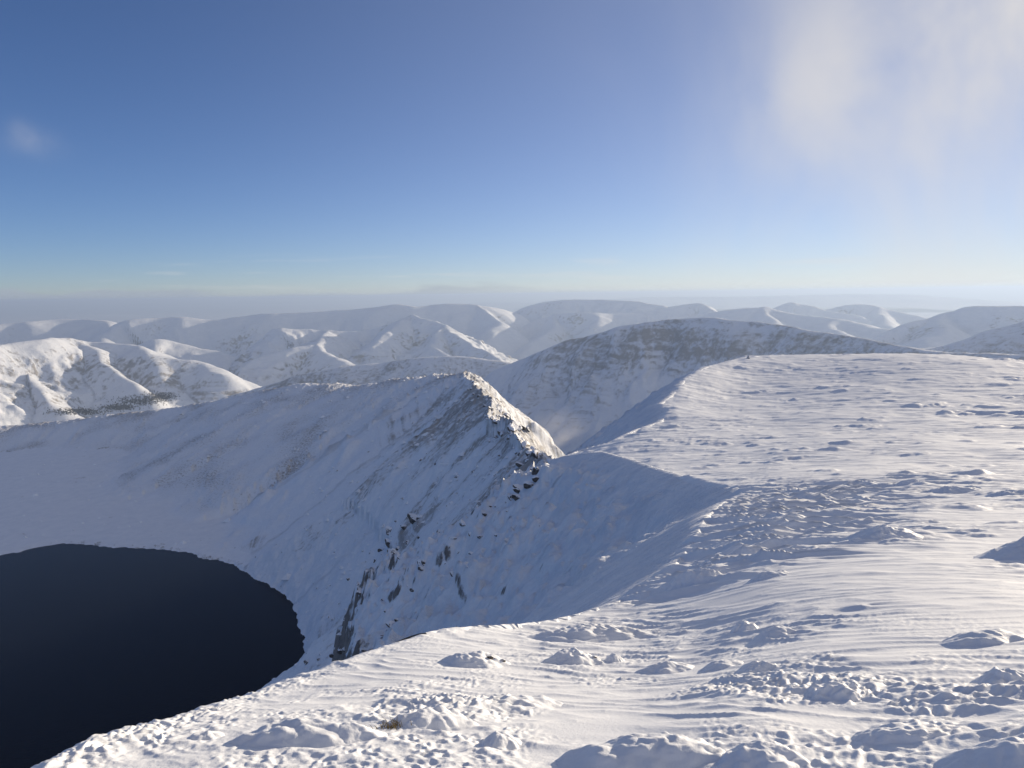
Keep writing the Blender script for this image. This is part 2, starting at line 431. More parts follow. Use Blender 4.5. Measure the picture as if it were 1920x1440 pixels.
# ------------------------------------------------------------------ materials
def new_mat(name):
    mt = bpy.data.materials.new(name); mt.use_nodes = True
    nt = mt.node_tree; nt.nodes.clear()
    out = nt.nodes.new('ShaderNodeOutputMaterial'); p = nt.nodes.new('ShaderNodeBsdfPrincipled')
    nt.links.new(p.outputs[0], out.inputs['Surface'])
    return mt, nt, p
def nd(nt, t, **kw):
    n = nt.nodes.new(t)
    for k, v in kw.items():
        if k.startswith('_'): setattr(n, k[1:], v)
    return n
def math_n(nt, op, a, b=None, clamp=False):
    n = nt.nodes.new('ShaderNodeMath'); n.operation = op; n.use_clamp = clamp
    for i, v in enumerate((a, b)):
        if v is None: continue
        if isinstance(v, (int, float)): n.inputs[i].default_value = v
        else: nt.links.new(v, n.inputs[i])
    return n.outputs[0]
def noise_n(nt, vec, scale, detail=4, rough=.55, dist=0):
    n = nt.nodes.new('ShaderNodeTexNoise')
    if vec is not None: nt.links.new(vec, n.inputs['Vector'])
    n.inputs['Scale'].default_value = scale; n.inputs['Detail'].default_value = detail
    n.inputs['Roughness'].default_value = rough; n.inputs['Distortion'].default_value = dist
    return n.outputs['Fac']
def mapr(nt, v, a, b, c=0, d=1, smooth=True):
    n = nt.nodes.new('ShaderNodeMapRange')
    if smooth: n.interpolation_type = 'SMOOTHSTEP'
    for i, q in enumerate((v, a, b, c, d)):
        if isinstance(q, (int, float)): n.inputs[i].default_value = q
        else: nt.links.new(q, n.inputs[i])
    return n.outputs[0]
def mixc(nt, f, a, b):
    n = nt.nodes.new('ShaderNodeMix'); n.data_type = 'RGBA'
    for i, q in ((0, f), (6, a), (7, b)):
        if isinstance(q, tuple): n.inputs[i].default_value = (*q, 1)
        elif isinstance(q, (int, float)): n.inputs[i].default_value = q
        else: nt.links.new(q, n.inputs[i])
    return n.outputs[2]
def bump_n(nt, h, strength, dist, p):
    n = nt.nodes.new('ShaderNodeBump'); n.inputs['Strength'].default_value = strength; n.inputs['Distance'].default_value = dist
    nt.links.new(h, n.inputs['Height']); nt.links.new(n.outputs[0], p.inputs['Normal']); return n

SNOW = (.83, .85, .88); ROCK_A = (.075, .066, .060); ROCK_B = (.20, .175, .155); GRASS = (.20, .165, .115)

def snow_mat():
    mt, nt, p = new_mat('wind_packed_snow')
    g = nd(nt, 'ShaderNodeNewGeometry').outputs['Position']
    n = noise_n(nt, g, .8, 5)
    nt.links.new(mixc(nt, mapr(nt, n, .3, .7), (.77, .79, .83), (.84, .855, .88)), p.inputs['Base Color'])
    p.inputs['Roughness'].default_value = .62
    p.inputs['Specular IOR Level'].default_value = .25
    bump_n(nt, noise_n(nt, g, 38, 4, .65), .35, .012, p)
    return mt

def slope_mat(name, fine, coarse, tint=GRASS, soft=.10, bump=.8, bdist=1.0, streak=(1, .28), cap=.92, icy=(.75, .775, .82)):
    """snow with stone and frozen grass coming through where the attribute 'bare' allows"""
    mt, nt, p = new_mat(name)
    L = nt.links
    fl = nd(nt, 'ShaderNodeAttribute'); fl.attribute_name = 'flow'
    br = nd(nt, 'ShaderNodeAttribute'); br.attribute_name = 'bare'
    mp = nd(nt, 'ShaderNodeMapping'); L.new(fl.outputs['Vector'], mp.inputs[0]); mp.inputs['Scale'].default_value = (streak[0], streak[1], 1)
    geo = nd(nt, 'ShaderNodeNewGeometry').outputs['Position']
    nf = noise_n(nt, mp.outputs[0], fine, 6, .62, .3)
    ng = noise_n(nt, geo, fine * .8, 5, .7)
    nc = noise_n(nt, geo, coarse, 3)
    v = math_n(nt, 'ADD', math_n(nt, 'ADD', math_n(nt, 'MULTIPLY', nf, .5), math_n(nt, 'MULTIPLY', ng, .32)), math_n(nt, 'MULTIPLY', nc, .18))
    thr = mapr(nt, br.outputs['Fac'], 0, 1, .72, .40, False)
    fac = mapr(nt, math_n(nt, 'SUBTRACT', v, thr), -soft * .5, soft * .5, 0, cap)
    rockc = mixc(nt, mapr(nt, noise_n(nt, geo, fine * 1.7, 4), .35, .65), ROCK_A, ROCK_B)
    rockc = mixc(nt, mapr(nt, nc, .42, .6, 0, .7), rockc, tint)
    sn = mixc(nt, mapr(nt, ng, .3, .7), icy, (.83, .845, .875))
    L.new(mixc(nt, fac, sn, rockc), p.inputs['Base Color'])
    p.inputs['Roughness'].default_value = .72
    p.inputs['Specular IOR Level'].default_value = .2
    bump_n(nt, math_n(nt, 'ADD', math_n(nt, 'MULTIPLY', v, 1.0), math_n(nt, 'MULTIPLY', fac, .25)), bump, bdist, p)
    return mt

def water_mat():
    mt, nt, p = new_mat('dark_tarn_water')
    g = nd(nt, 'ShaderNodeNewGeometry').outputs['Position']
    p.inputs['Base Color'].default_value = (.013, .0115, .0125, 1)
    p.inputs['Roughness'].default_value = .22
    p.inputs['IOR'].default_value = 1.33
    p.inputs['Specular IOR Level'].default_value = .2
    bump_n(nt, noise_n(nt, g, .5, 4), .25, .3, p)
    return mt

M_SNOW = snow_mat()
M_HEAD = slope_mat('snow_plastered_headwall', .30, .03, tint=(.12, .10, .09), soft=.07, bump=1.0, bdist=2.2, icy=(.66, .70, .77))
M_RIDGE = slope_mat('snow_streaked_rock_ridge', .42, .03, tint=(.26, .215, .165), soft=.17, bump=1.0, bdist=1.3, cap=.74, streak=(1, .5))
M_MOOR = slope_mat('thin_snow_on_moor_grass', .12, .02, tint=(.22, .185, .13), soft=.14, bump=.5, bdist=1.0)
M_FACE = slope_mat('snow_streaked_crags', .055, .006, tint=(.21, .175, .135), soft=.20, bump=.9, bdist=7, cap=.75, streak=(.8, .75))
M_FELL = slope_mat('snow_on_far_fell', .030, .002, tint=(.22, .18, .13), soft=.13, bump=.8, bdist=12, cap=.8, streak=(.8, .5))
M_WATER = water_mat()

# ------------------------------------------------------------------ mesh helpers
COL = scene.collection
def tag(o, label, cat=None, group=None, kind=None):
    o['label'] = label
    if cat: o['category'] = cat
    if group: o['group'] = group
    if kind: o['kind'] = kind
    return o
def link(name, me, mat=None, parent=None):
    o = bpy.data.objects.new(name, me); COL.objects.link(o)
    if mat is not None and me is not None: me.materials.append(mat)
    if parent is not None: o.parent = parent
    return o
def mesh_np(name, V, Q, attrs=None, normals=None):
    """mesh from vertex array (n,3) and quad array (m,4)"""
    used = np.unique(Q)
    remap = np.full(len(V), -1, np.int64); remap[used] = np.arange(len(used))
    V = V[used]; Q = remap[Q]
    me = bpy.data.meshes.new(name)
    k = Q.shape[1]
    me.vertices.add(len(V)); me.vertices.foreach_set('co', np.ascontiguousarray(V, f32).ravel())
    me.loops.add(Q.size); me.loops.foreach_set('vertex_index', Q.astype(np.int32).ravel())
    me.polygons.add(len(Q)); me.polygons.foreach_set('loop_start', (np.arange(len(Q)) * k).astype(np.int32))
    me.polygons.foreach_set('use_smooth', np.ones(len(Q), bool))
    for nm, arr in (attrs or {}).items():
        arr = arr[used]
        if arr.ndim == 1:
            at_ = me.attributes.new(nm, 'FLOAT', 'POINT'); at_.data.foreach_set('value', np.ascontiguousarray(arr, f32))
        else:
            at_ = me.attributes.new(nm, 'FLOAT_VECTOR', 'POINT'); at_.data.foreach_set('vector', np.ascontiguousarray(arr, f32).ravel())
    me.update()
    if normals is not None:
        me.normals_split_custom_set_from_vertices(np.ascontiguousarray(normals[used], f32))
    return me
def grid_quads(n, m):
    i = np.arange(n * m).reshape(n, m)
    return np.stack([i[:-1, :-1], i[1:, :-1], i[1:, 1:], i[:-1, 1:]], -1).reshape(-1, 4)
def grid_normals(X, Y, Z):
    def g(A, ax): return np.gradient(A, axis=ax)
    a = np.stack([g(X, 0), g(Y, 0), g(Z, 0)], -1); b = np.stack([g(X, 1), g(Y, 1), g(Z, 1)], -1)
    n = np.cross(a, b); n /= np.linalg.norm(n, axis=-1, keepdims=True) + 1e-12
    n[n[..., 2] < 0] *= -1
    return n.reshape(-1, 3)

# ------------------------------------------------------------------ the summit snowfield
def polar(ths, ds):
    TH, D = np.meshgrid(ths, ds, indexing='ij')
    return D * np.sin(TH), D * np.cos(TH), TH, D

def build_snowfield():
    ths = np.concatenate([np.linspace(R(-62), R(-38.5), 22, endpoint=False), np.linspace(R(-38.5), R(38.5), 1000, endpoint=False), np.linspace(R(38.5), R(80), 110)])
    ds = np.concatenate([np.exp(np.linspace(math.log(1.3), math.log(2.2), 12, endpoint=False)),
                         np.exp(np.linspace(math.log(2.2), math.log(70), 800, endpoint=False)), np.exp(np.linspace(math.log(70), math.log(340), 330, endpoint=False)), np.exp(np.linspace(math.log(340), math.log(620), 24))])
    X, Y, TH, D = polar(ths, ds)
    x, y = X.ravel(), Y.ravel()
    sb, zb, rb, _ = seg_dist(x, y, EDGE)
    ins = inside_poly(x, y, EDGE_POLY)
    so = np.where(ins, -sb, sb)
    reach = .45 + .035 * D.ravel()
    keep = so < reach
    z = np.full(x.shape, 0.0)
    z[ins] = plateau(x[ins], y[ins]); k2 = keep & ~ins; z[k2] = corrie(x[k2], y[k2])[0]
    z[keep] += snow_detail(x[keep], y[keep], so[keep]) * np.clip(1 - np.maximum(so[keep], 0) / reach[keep], 0, 1)
    z = z - np.where(so > 0, (so / reach) ** 2 * .3 * reach, 0)
    Q = grid_quads(len(ths), len(ds))
    Q = Q[keep[Q].all(1)]
    # beyond the skyline coarse ground is enough
    V = np.stack([x, y, z], 1)
    o = link('snowfield', mesh_np('snowfield', V, Q), M_SNOW)
    tag(o, 'broad wind-scoured snowfield of the summit plateau, sunlit, in the right foreground', kind='structure')
    return len(Q)
nq = build_snowfield()
def build_underfoot():
    """the same snow underfoot and behind the viewer"""
    back = np.linspace(R(80), R(298), 120); front = np.linspace(R(-62), R(80), 120)
    for ths, ds in ((front, np.linspace(.02, 1.3, 30)), (back, np.concatenate([np.linspace(.02, 1.3, 20), np.exp(np.linspace(math.log(1.4), math.log(28), 110))]))):
        X, Y, TH, D = polar(ths, ds); x, y = X.ravel(), Y.ravel(); th = TH.ravel(); d = np.maximum(D.ravel(), .9)
        w = np.clip((th - R(85)) / R(175), 0, 1)
        zr = plateau(d * np.sin(np.minimum(th, R(85))), d * np.cos(np.minimum(th, R(85)))); zl = plateau(d * math.sin(R(-95)), d * math.cos(R(-95)))
        z = zr * (1 - w) + zl * w
        z = np.where(th > R(260), plateau(x, y), z)
        sb = seg_dist(x, y, EDGE)[0]; ins = inside_poly(x, y, EDGE_POLY); so = np.where(ins, -sb, sb)
        z = z + snow_detail(x, y, so) - np.maximum(so, 0) * .9
        Q = grid_quads(len(ths), len(ds)); Q = Q[(so[Q] < 3).all(1)]
        link('near_snow', mesh_np('near_snow', np.stack([x, y, z], 1), Q), M_SNOW, bpy.data.objects['snowfield'])
build_underfoot()
print('snowfield', nq, 'quads', round(time.time() - T0, 1))

def build_corrie():
    ths = np.concatenate([np.linspace(R(-58), R(-38), 40, endpoint=False), np.linspace(R(-38), R(19), 660)])
    ds = np.concatenate([np.exp(np.linspace(math.log(9), math.log(60), 60, endpoint=False)), np.exp(np.linspace(math.log(60), math.log(640), 420, endpoint=False)),
                         np.exp(np.linspace(math.log(640), math.log(2300), 150))])
    X, Y, TH, D = polar(ths, ds)
    x, y = X.ravel(), Y.ravel()
    z, own, s, run, so, rb, right, st, zc, gu = corrie(x, y)
    z = np.where(so < 0, z - np.minimum(-so * .8, 25) - .02, z)
    Z = z.reshape(X.shape)
    nrm = grid_normals(X, Y, Z)
    # bareness
    steep = 1 - nrm[:, 2]
    d = D.ravel()
    patch = fbm(x / 70, y / 70, 3, 71)
    bare = np.zeros(x.shape)
    rb_ = (1 - sm(s, 20, 190)) * .46 + .15 + patch * .30 + (gu - .9) * .35
    rb_ = rb_ + .18 * (1 - sm(s, 0, 16))
    far = sm(run, LEN_A - 40, LEN_A + 120)
    rb_ = rb_ * (1 - far) + (.42 + patch * .25 + .12 * (1 - sm(s, 0, 60))) * far
    bare = np.where(own == 1, np.where(right, .66 + .2 * patch, rb_), bare)
    bare = np.where(own == 0, .12 + .16 * patch + 1.5 * np.clip(steep - .40, 0, .4) + .36 * np.exp(-((rb - RB_AB) / 9) ** 2) * sm(so, 6, 30) + .08 * sm(so, 50, 140), bare)
    bare = np.where(own == 2, .17 + .25 * patch, bare)
    bare = np.where((st > -3) & (st < 5) & (own == 2), .5, bare)
    fl = np.where((own == 0)[:, None], np.stack([rb, so, x * 0], 1), np.stack([run, s, x * 0], 1))
    fl = np.where((own == 2)[:, None], np.stack([x + .3 * y, y * 2.6, x * 0], 1), fl)
    fl = np.where(((own == 1) & (run > LEN_A))[:, None], np.stack([x + .3 * y, y * 2.6, x * 0], 1), fl)
    V = np.stack([x, y, z], 1)
    Q = grid_quads(len(ths), len(ds))
    Q = Q[(so[Q] > -.6 - .01 * d[Q]).all(1)]
    qo = own[Q[:, 0]]
    at_ = {'bare': np.clip(bare, 0, 1), 'flow': fl}
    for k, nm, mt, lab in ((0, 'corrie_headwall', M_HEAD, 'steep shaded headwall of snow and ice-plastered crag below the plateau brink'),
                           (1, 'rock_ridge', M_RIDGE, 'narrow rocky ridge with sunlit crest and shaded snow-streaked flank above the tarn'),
                           (2, 'corrie_floor', M_MOOR, 'shaded snowy moor around the far shore of the tarn')):
        q = Q[qo == k]
        if len(q):
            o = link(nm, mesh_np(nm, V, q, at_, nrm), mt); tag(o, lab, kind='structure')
    return len(Q)
nq = build_corrie()
print('corrie', nq, round(time.time() - T0, 1))

def build_tarn():
    c = TN[:, :2]
    me = bpy.data.meshes.new('tarn')
    # a sheet a little wider than the basin; the banks rise through it
    cx, cy = c.mean(0)
    ring = [(cx + (p[0] - cx) * 1.12, cy + (p[1] - cy) * 1.12, TARN_Z) for p in c]
    me.from_pydata(ring, [], [list(range(len(ring)))])
    o = link('tarn_water', me, M_WATER)
    tag(o, 'dark still water of the mountain tarn at the lower left', kind='structure')
    if me.polygons[0].normal.z < 0: me.flip_normals()
build_tarn()

# ------------------------------------------------------------------ fells
def fell(label, ridges, slope, base, n_th, n_d, dr, mat, amp, lam, bare0, seed, back=None, vary=.15, sharp=0.0, knoll=.25):
    """a hill built from its crest lines; each ridge is a list of (picture x, y, distance)"""
    RS = []
    for r in ridges:
        a = np.array(r, float); RS.append(smooth_line(at(a[:, 0], a[:, 1], a[:, 2]), 3))
    allp = np.concatenate(RS)
    th = np.arctan2(allp[:, 0], allp[:, 1]); dd = np.hypot(allp[:, 0], allp[:, 1])
    ext = (allp[:, 2].max() - base) / slope
    m_ = ext / dd.min()
    ths = np.linspace(max(th.min() - m_, R(-52)), min(th.max() + m_, R(62)), n_th)
    ds = np.exp(np.linspace(math.log(max(dd.min() - ext * dr[0], dd.min() * .35)), math.log(dd.max() + ext * dr[1]), n_d))
    X, Y, TH, D = polar(ths, ds); x, y = X.ravel(), Y.ravel()
    wx = x + fbm(x / lam / 1.6, y / lam / 1.6, 3, seed) * lam * .22; wy = y + fbm(x / lam / 1.6, y / lam / 1.6, 3, seed + 3) * lam * .22
    z = np.full(x.shape, -1e6); S = np.zeros(x.shape); RUN = np.zeros(x.shape); ZC = np.full(x.shape, float(base) + 1)
    rw = lam * (.11 if sharp else .05)
    for k, P in enumerate(RS):
        s, zc, run, side = seg_dist(wx, wy, P)
        h0 = zc - base
        sl = slope * (1 + vary * pn(run / lam / 2, run * 0 + k, seed + 7))
        prof = base + h0 * np.exp(-s * sl / np.maximum(h0, 30) * 1.15) if not sharp else zc - sl * (np.sqrt(s * s + rw * rw) - rw)
        rnd = lam * .06
        prof = prof + np.minimum(sl * 0, 0)
        w = prof > z
        S = np.where(w, s, S); RUN = np.where(w, run + k * 977, RUN); ZC = np.where(w, zc, ZC)
        z = smax(z, prof, max(lam * .03, 1)) if k else prof
    q = sm(S, lam * .05, lam * 1.1)
    g = ridged(RUN / lam / .55 + fbm(x / lam, y / lam, 2, seed + 11) * .7, S / lam / 3.2, 4, seed + 13)
    amp = amp * .55
    z = z + (g - .95) * amp * q * np.clip((z - base) / (ZC - base + 1), .12, 1)
    z = z + (ridged(wx / lam / .5, wy / lam / .5, 4, seed + 19) - .85) * amp * .35 * (.06 + .94 * q) * np.clip((z - base) / 150, 0, 1)
    z = z + fbm(x / lam * 2.6, y / lam * 2.6, 5, seed + 23, .55) * amp * knoll * (.12 + .88 * q)
    z = z + fbm(RUN / lam / .4, S / lam, 3, seed + 31) * amp * .10
    Z = z.reshape(X.shape); nrm = grid_normals(X, Y, Z)
    steep = 1 - nrm[:, 2]
    patch = fbm(x / lam / 1.3, y / lam / 1.3, 3, seed + 29)
    bare = np.clip(bare0 + .28 * patch + .9 * (steep - .14) + (.9 - g) * .10, 0, 1)
    if back is not None: bare = np.clip(back(x, y, z, bare, S, RUN), 0, 1)
    V = np.stack([x, y, z], 1); Q = grid_quads(n_th, n_d)
    Q = Q[(z[Q] > base - .02 * (allp[:, 2].max() - base) - 12).any(1)]
    fl = np.stack([RUN, S, x * 0], 1)
    o = link('fell', mesh_np('fell', V, Q, {'bare': bare, 'flow': fl}), mat)
    tag(o, label, kind='structure')
    return o

VALE = -790.0
def bands(x, y, z, bare, S, RUN):      # crag bands of the great face across the valley
    top = sm(z, -330, -200) * (1 - sm(z, -175, -125))
    lay = fbm(RUN / 500, z / 16, 4, 901); gul = fbm(RUN / 45, z / 260, 3, 903)
    return bare * .75 + .10 + .20 * top + .26 * lay * sm(z, -380, -240) + .16 * gul - .14 * (1 - sm(z, -420, -300))
fell('long grey fell with crag bands, the large hill behind the plateau',
     [[(940, 690, 3350), (1000, 668, 3300), (1060, 648, 3200), (1110, 630, 3150), (1150, 615, 3100), (1200, 608, 3080), (1250, 603, 3060), (1290, 600, 3050), (1335, 595, 3000), (1390, 599, 2950), (1450, 604, 2900),
       (1500, 612, 2850), (1560, 624, 2750), (1620, 637, 2650), (1680, 650, 2560), (1740, 659, 2480), (1800, 662, 2420), (1900, 663, 2350), (2050, 660, 2300)]],
     .72, -560, 520, 230, (1.25, 1.0), M_FACE, 40, 300, .43, 1, bands, .1, 1.0, .35)
fell('low dark ridge in the valley behind the rocky ridge',
     [[(430, 742, 3900), (500, 722, 3850), (560, 705, 3800), (620, 692, 3800), (700, 681, 3750), (780, 671, 3700), (860, 667, 3650), (910, 674, 3600), (955, 686, 3500), (1020, 720, 3300)]],
     .5, -640, 220, 90, (1, 1), M_FACE, 24, 260, .50, 31, None, .1, 1.0, .5)
fell('bold sunlit fell with a snowy pyramid face at the far left',
     [[(-300, 690, 5300), (-120, 664, 5700), (-40, 651, 5900), (0, 645, 6000), (45, 637, 6100), (95, 633, 6250), (140, 635, 6350), (180, 640, 6350), (250, 650, 6150), (310, 668, 6000), (375, 680, 5900), (430, 700, 5700)],
      [(140, 635, 6350), (172, 660, 6050), (215, 692, 5750), (250, 718, 5550), (290, 744, 5350)], [(310, 668, 6000), (320, 690, 5800), (330, 720, 5600)], [(30, 660, 5950), (60, 715, 5600), (110, 768, 5250)]],
     .66, VALE, 340, 190, (1.05, .8), M_FELL, 78, 420, .36, 51, None, .15, 1.0, .42)
fell('low flat-topped fell on the left skyline, cap of sunlit snow',
     [[(-300, 618, 11500), (-120, 614, 11800), (0, 608, 12000), (60, 602, 12000), (130, 598, 12000), (180, 600, 11800), (208, 606, 11600), (222, 618, 11300)], [(190, 601, 11800), (205, 618, 11000), (190, 640, 10300)]],
     .5, VALE, 150, 70, (1, .7), M_FELL, 50, 700, .24, 71, None, .15, 1.0, .3)
fell('long level fell forming the left half of the skyline',
     [[(200, 622, 10800), (225, 606, 11000), (250, 599, 11000), (300, 596, 11000), (345, 594, 11000), (395, 600, 10900), (440, 595, 10800), (500, 588, 10700), (560, 586, 10700), (640, 581, 10600), (700, 575, 10500), (745, 570, 10500), (785, 575, 10400), (840, 569, 10400), (885, 572, 10400), (930, 577, 10600), (965, 586, 10900)],
      [(885, 572, 10400), (915, 592, 9800), (930, 615, 9200), (925, 635, 8700)]],
     .62, VALE, 320, 120, (1, .5), M_FELL, 50, 620, .20, 91, None, .1, 1.0, .2)
fell('small lit knoll below the left skyline',
     [[(230, 660, 8200), (262, 646, 8200), (290, 636, 8200), (318, 638, 8200), (350, 648, 8100), (400, 658, 8000)]], .5, VALE, 90, 50, (1, .8), M_FELL, 40, 380, .22, 111, None, .12, 1.0, .4)
fell('broken lit spurs in the middle distance, left of the valley',
     [[(500, 640, 7800), (522, 616, 7900), (560, 617, 7900), (620, 619, 7900), (670, 621, 7900), (720, 612, 7900), (750, 600, 7900), (772, 590, 7900), (800, 598, 7700), (835, 612, 7400), (865, 630, 7100), (900, 652, 6700), (945, 680, 6200)],
      [(772, 590, 7900), (730, 625, 7300), (700, 650, 6900)], [(620, 619, 7900), (590, 645, 7100), (640, 676, 6500)], [(590, 645, 7100), (540, 652, 7000), (500, 665, 6900)], [(835, 612, 7400), (800, 645, 6900), (830, 665, 6500)]],
     .55, VALE, 360, 190, (1, .6), M_FELL, 75, 330, .30, 131, None, .15, 1.0, .6)
fell('long rounded high fell with a lit crag nose, skyline centre',
     [[(925, 622, 11000), (945, 598, 11400), (965, 585, 11500), (990, 575, 11500), (1020, 567, 11500), (1060, 562.5, 11400), (1100, 561.5, 11400), (1150, 563, 11300), (1200, 567, 11200), (1245, 573, 11000)],
      [(1010, 596, 10200), (1040, 589, 10000), (1080, 586, 9800), (1113, 587, 9700), (1122, 600, 9400), (1100, 640, 8600)], [(1113, 587, 9700), (1160, 588, 9900), (1200, 583, 10000), (1250, 576, 10100), (1290, 570, 10200), (1318, 569, 10200), (1335, 580, 10000)],
      [(1040, 589, 10000), (1020, 630, 9000), (985, 660, 8200)]],
     .6, VALE, 320, 160, (1, .5), M_FELL, 80, 480, .22, 151, None, .15, 1.0, .5)
fell('small sunlit spur between the crag nose and the grey fell',
     [[(1090, 640, 6600), (1140, 616, 6800), (1180, 608, 6900), (1230, 604, 7000), (1290, 606, 7000)]], .45, VALE, 110, 60, (1, .7), M_FELL, 46, 380, .2, 171, None, .12, 1.0, .4)
fell('rolling fell with a tiny cairn-like knob, right of centre',
     [[(1210, 612, 8600), (1260, 600, 8800), (1310, 590, 9000), (1355, 581, 9000), (1395, 577, 9000), (1425, 575, 9000), (1450, 580, 8900), (1500, 588, 8700), (1560, 598, 8400), (1620, 609, 8100), (1690, 628, 7600)],
      [(1425, 575, 9000), (1440, 600, 8300), (1480, 625, 7700)], [(1560, 598, 8400), (1560, 615, 7900), (1590, 635, 7300)]],
     .42, VALE, 230, 100, (1, .6), M_FELL, 62, 520, .2, 191, None, .12, 1.0, .4)
fell('neat cone-shaped peak on the right skyline',
     [[(1425, 590, 12500), (1448, 579, 12600), (1470, 571, 12600), (1488, 566.5, 12600), (1505, 569, 12600), (1525, 575, 12500), (1550, 583, 12400), (1600, 592, 12200)]], .5, VALE, 110, 60, (1, .7), M_FELL, 45, 600, .2, 211, None, .12, 1.0, .4)
fell('twin rounded fell just right of the cone-shaped peak',
     [[(1535, 590, 13200), (1555, 578, 13400), (1580, 571, 13400), (1610, 570.5, 13400), (1645, 576, 13200), (1690, 585, 13000), (1740, 598, 12500), (1800, 612, 12000)], [(1645, 576, 13200), (1650, 600, 12000), (1700, 615, 11000)]],
     .45, VALE, 130, 70, (1, .7), M_FELL, 55, 650, .2, 231, None, .12, 1.0, .4)
fell('flat-topped hazy fell at the right edge of the skyline',
     [[(1630, 632, 6400), (1680, 614, 6600), (1720, 603, 6700), (1765, 597, 6800), (1800, 585, 6900), (1832, 575, 6900), (1880, 573, 6900), (1960, 575, 6900), (2100, 582, 6800), (2300, 600, 6600)], [(1800, 585, 6900), (1770, 615, 6300), (1740, 640, 5700)]],
     .5, VALE, 200, 100, (1, .7), M_FELL, 60, 500, .3, 251, None, .12, 1.0, .4)
fell('dark green-grey slope rising beyond the plateau at the right edge',
     [[(1660, 664, 3500), (1710, 655, 3600), (1765, 647, 3700), (1812, 636, 3700), (1850, 622, 3700), (1890, 609, 3700), (1940, 596, 3700), (2050, 575, 3700), (2250, 560, 3600)]],
     .55, -600, 150, 80, (1, .8), M_FACE, 36, 300, .45, 271, None, .12, 1.0, .4)
fell('far pale range along the horizon, right half',
     [[(1000, 572, 33000), (1060, 560, 33000), (1130, 561, 33000), (1200, 557, 33000), (1300, 556, 33000), (1400, 555.5, 33000), (1500, 553, 33000), (1600, 551, 33000), (1690, 551.5, 33000), (1760, 556, 33000), (1850, 563, 33000), (1960, 568, 33000), (2200, 575, 33000)]],
     .12, VALE, 160, 40, (1, .3), M_FELL, 60, 2600, .15, 291)
fell('far pale range along the horizon, left half',
     [[(-400, 606, 38000), (-100, 600, 38000), (60, 596, 38000), (150, 590, 38000), (230, 590, 38000), (330, 590, 38000), (500, 584, 38000), (700, 576, 38000), (860, 569, 38000), (960, 567, 38000), (1020, 569, 38000)]],
     .12, VALE, 160, 40, (1, .3), M_FELL, 60, 2600, .15, 311)
print('fells', round(time.time() - T0, 1))

# lowland to the horizon
def build_lowland():
    ths = np.linspace(R(-70), R(80), 160); ds = np.exp(np.linspace(math.log(1500), math.log(95000), 130))
    X, Y, TH, D = polar(ths, ds); x, y = X.ravel(), Y.ravel()
    z = VALE + 4 + fbm(x / 2600, y / 2600, 4, 401) * 22 * sm(D.ravel(), 4000, 9000)
    bare = np.clip(.3 + .5 * fbm(x / 900, y / 900, 3, 405), 0, 1)
    me = mesh_np('lowland', np.stack([x, y, z], 1), grid_quads(len(ths), len(ds)), {'bare': bare, 'flow': np.stack([x, y, x * 0], 1)})
    tag(link('lowland', me, M_FELL), 'snow-dusted valley floors and lowland between the fells', kind='structure')
build_lowland()

# ------------------------------------------------------------------ stones under the snow on the summit
def mound(u, v, wpx, hpx, label, long=1.0, seed=0, tips=0, lean=0.25, group='snow-covered boulders on the summit'):
    """a boulder drowned in rime and drift; (u, v) is the middle of its foot in the picture, wpx and hpx its size there"""
    c = hit(u, v)
    d = math.hypot(c[0], c[1]); sl = math.sqrt(d * d + (c[2] - EYE) ** 2)
    W = wpx / 1320 * sl * .5; H_ = hpx / 1320 * sl * .62
    n_r, n_a = 36, 84
    rr = np.linspace(0, 1, n_r) ** .8; aa = np.linspace(0, 2 * np.pi, n_a, endpoint=False)
    A, Rr = np.meshgrid(aa, rr, indexing='ij')
    wob = 1 + .16 * pn(np.cos(A) * 1.4 + seed * 3.1, np.sin(A) * 1.4 + seed, 611) + .07 * pn(np.cos(A) * 4 + seed, np.sin(A) * 4, 613)
    lx, ly = np.cos(A) * Rr * wob, np.sin(A) * Rr * wob * long
    x = c[0] + W * 1.25 * lx; y = c[1] + W * 1.25 * ly
    fx, fy = x.ravel(), y.ravel()
    base = ground(fx, fy).reshape(x.shape)
    q = Rr
    prof = np.clip(1 - q ** 2.0, 0, 1) ** 1.35
    # blunt towards the viewer and the wind, trailing off behind
    tilt = 1 + lean * (-lx * .3 + ly * .5)
    lum = 1 + .22 * fbm(lx * 1.5 + seed, ly * 1.5 / long, 3, 617, .42)
    z = base + H_ * prof * tilt * lum
    kn = bumps(fx, fy, .075, .95, 301, .3, .62, 1.2).reshape(x.shape) * .022 + bumps(fx, fy, .16, .8, 307, .3, .6, 1.2).reshape(x.shape) * .022
    z = z + kn * np.clip(prof * 2.5, 0, 1) * np.clip(H_ / .15, .15, 1)
    z = z - .03 * (q > .985) - .006 * (1 - np.clip(prof * 8, 0, 1))
    V = np.stack([x, y, z], -1).reshape(-1, 3)
    i = np.arange(n_a * n_r).reshape(n_a, n_r); j = np.roll(i, -1, 0)
    Q = np.stack([i[:, :-1], i[:, 1:], j[:, 1:], j[:, :-1]], -1).reshape(-1, 4)
    o = link('snowy_boulder', mesh_np('snowy_boulder', V, Q), M_SNOW)
    tag(o, label, 'boulder', group)
    rng = np.random.default_rng(seed + 5)
    for k in range(tips):
        a = rng.uniform(-.2, 1.2); r = rng.uniform(.45, .75)
        tx, ty = c[0] + W * 1.25 * r * math.cos(a), c[1] - W * 1.25 * r * math.sin(a) * long * .6
        tz = float(np.interp(r, rr, z[int((-a) % (2 * np.pi) / (2 * np.pi) * n_a) % n_a]))
        t = link('bare_rock_tip', rock_mesh(seed + k, min(.045, .07 * W / .25) * rng.uniform(.5, 1), (1.2, .7, .9), 2), M_ROCK, o)
        t.location = (tx, ty, tz - .01)
    return o

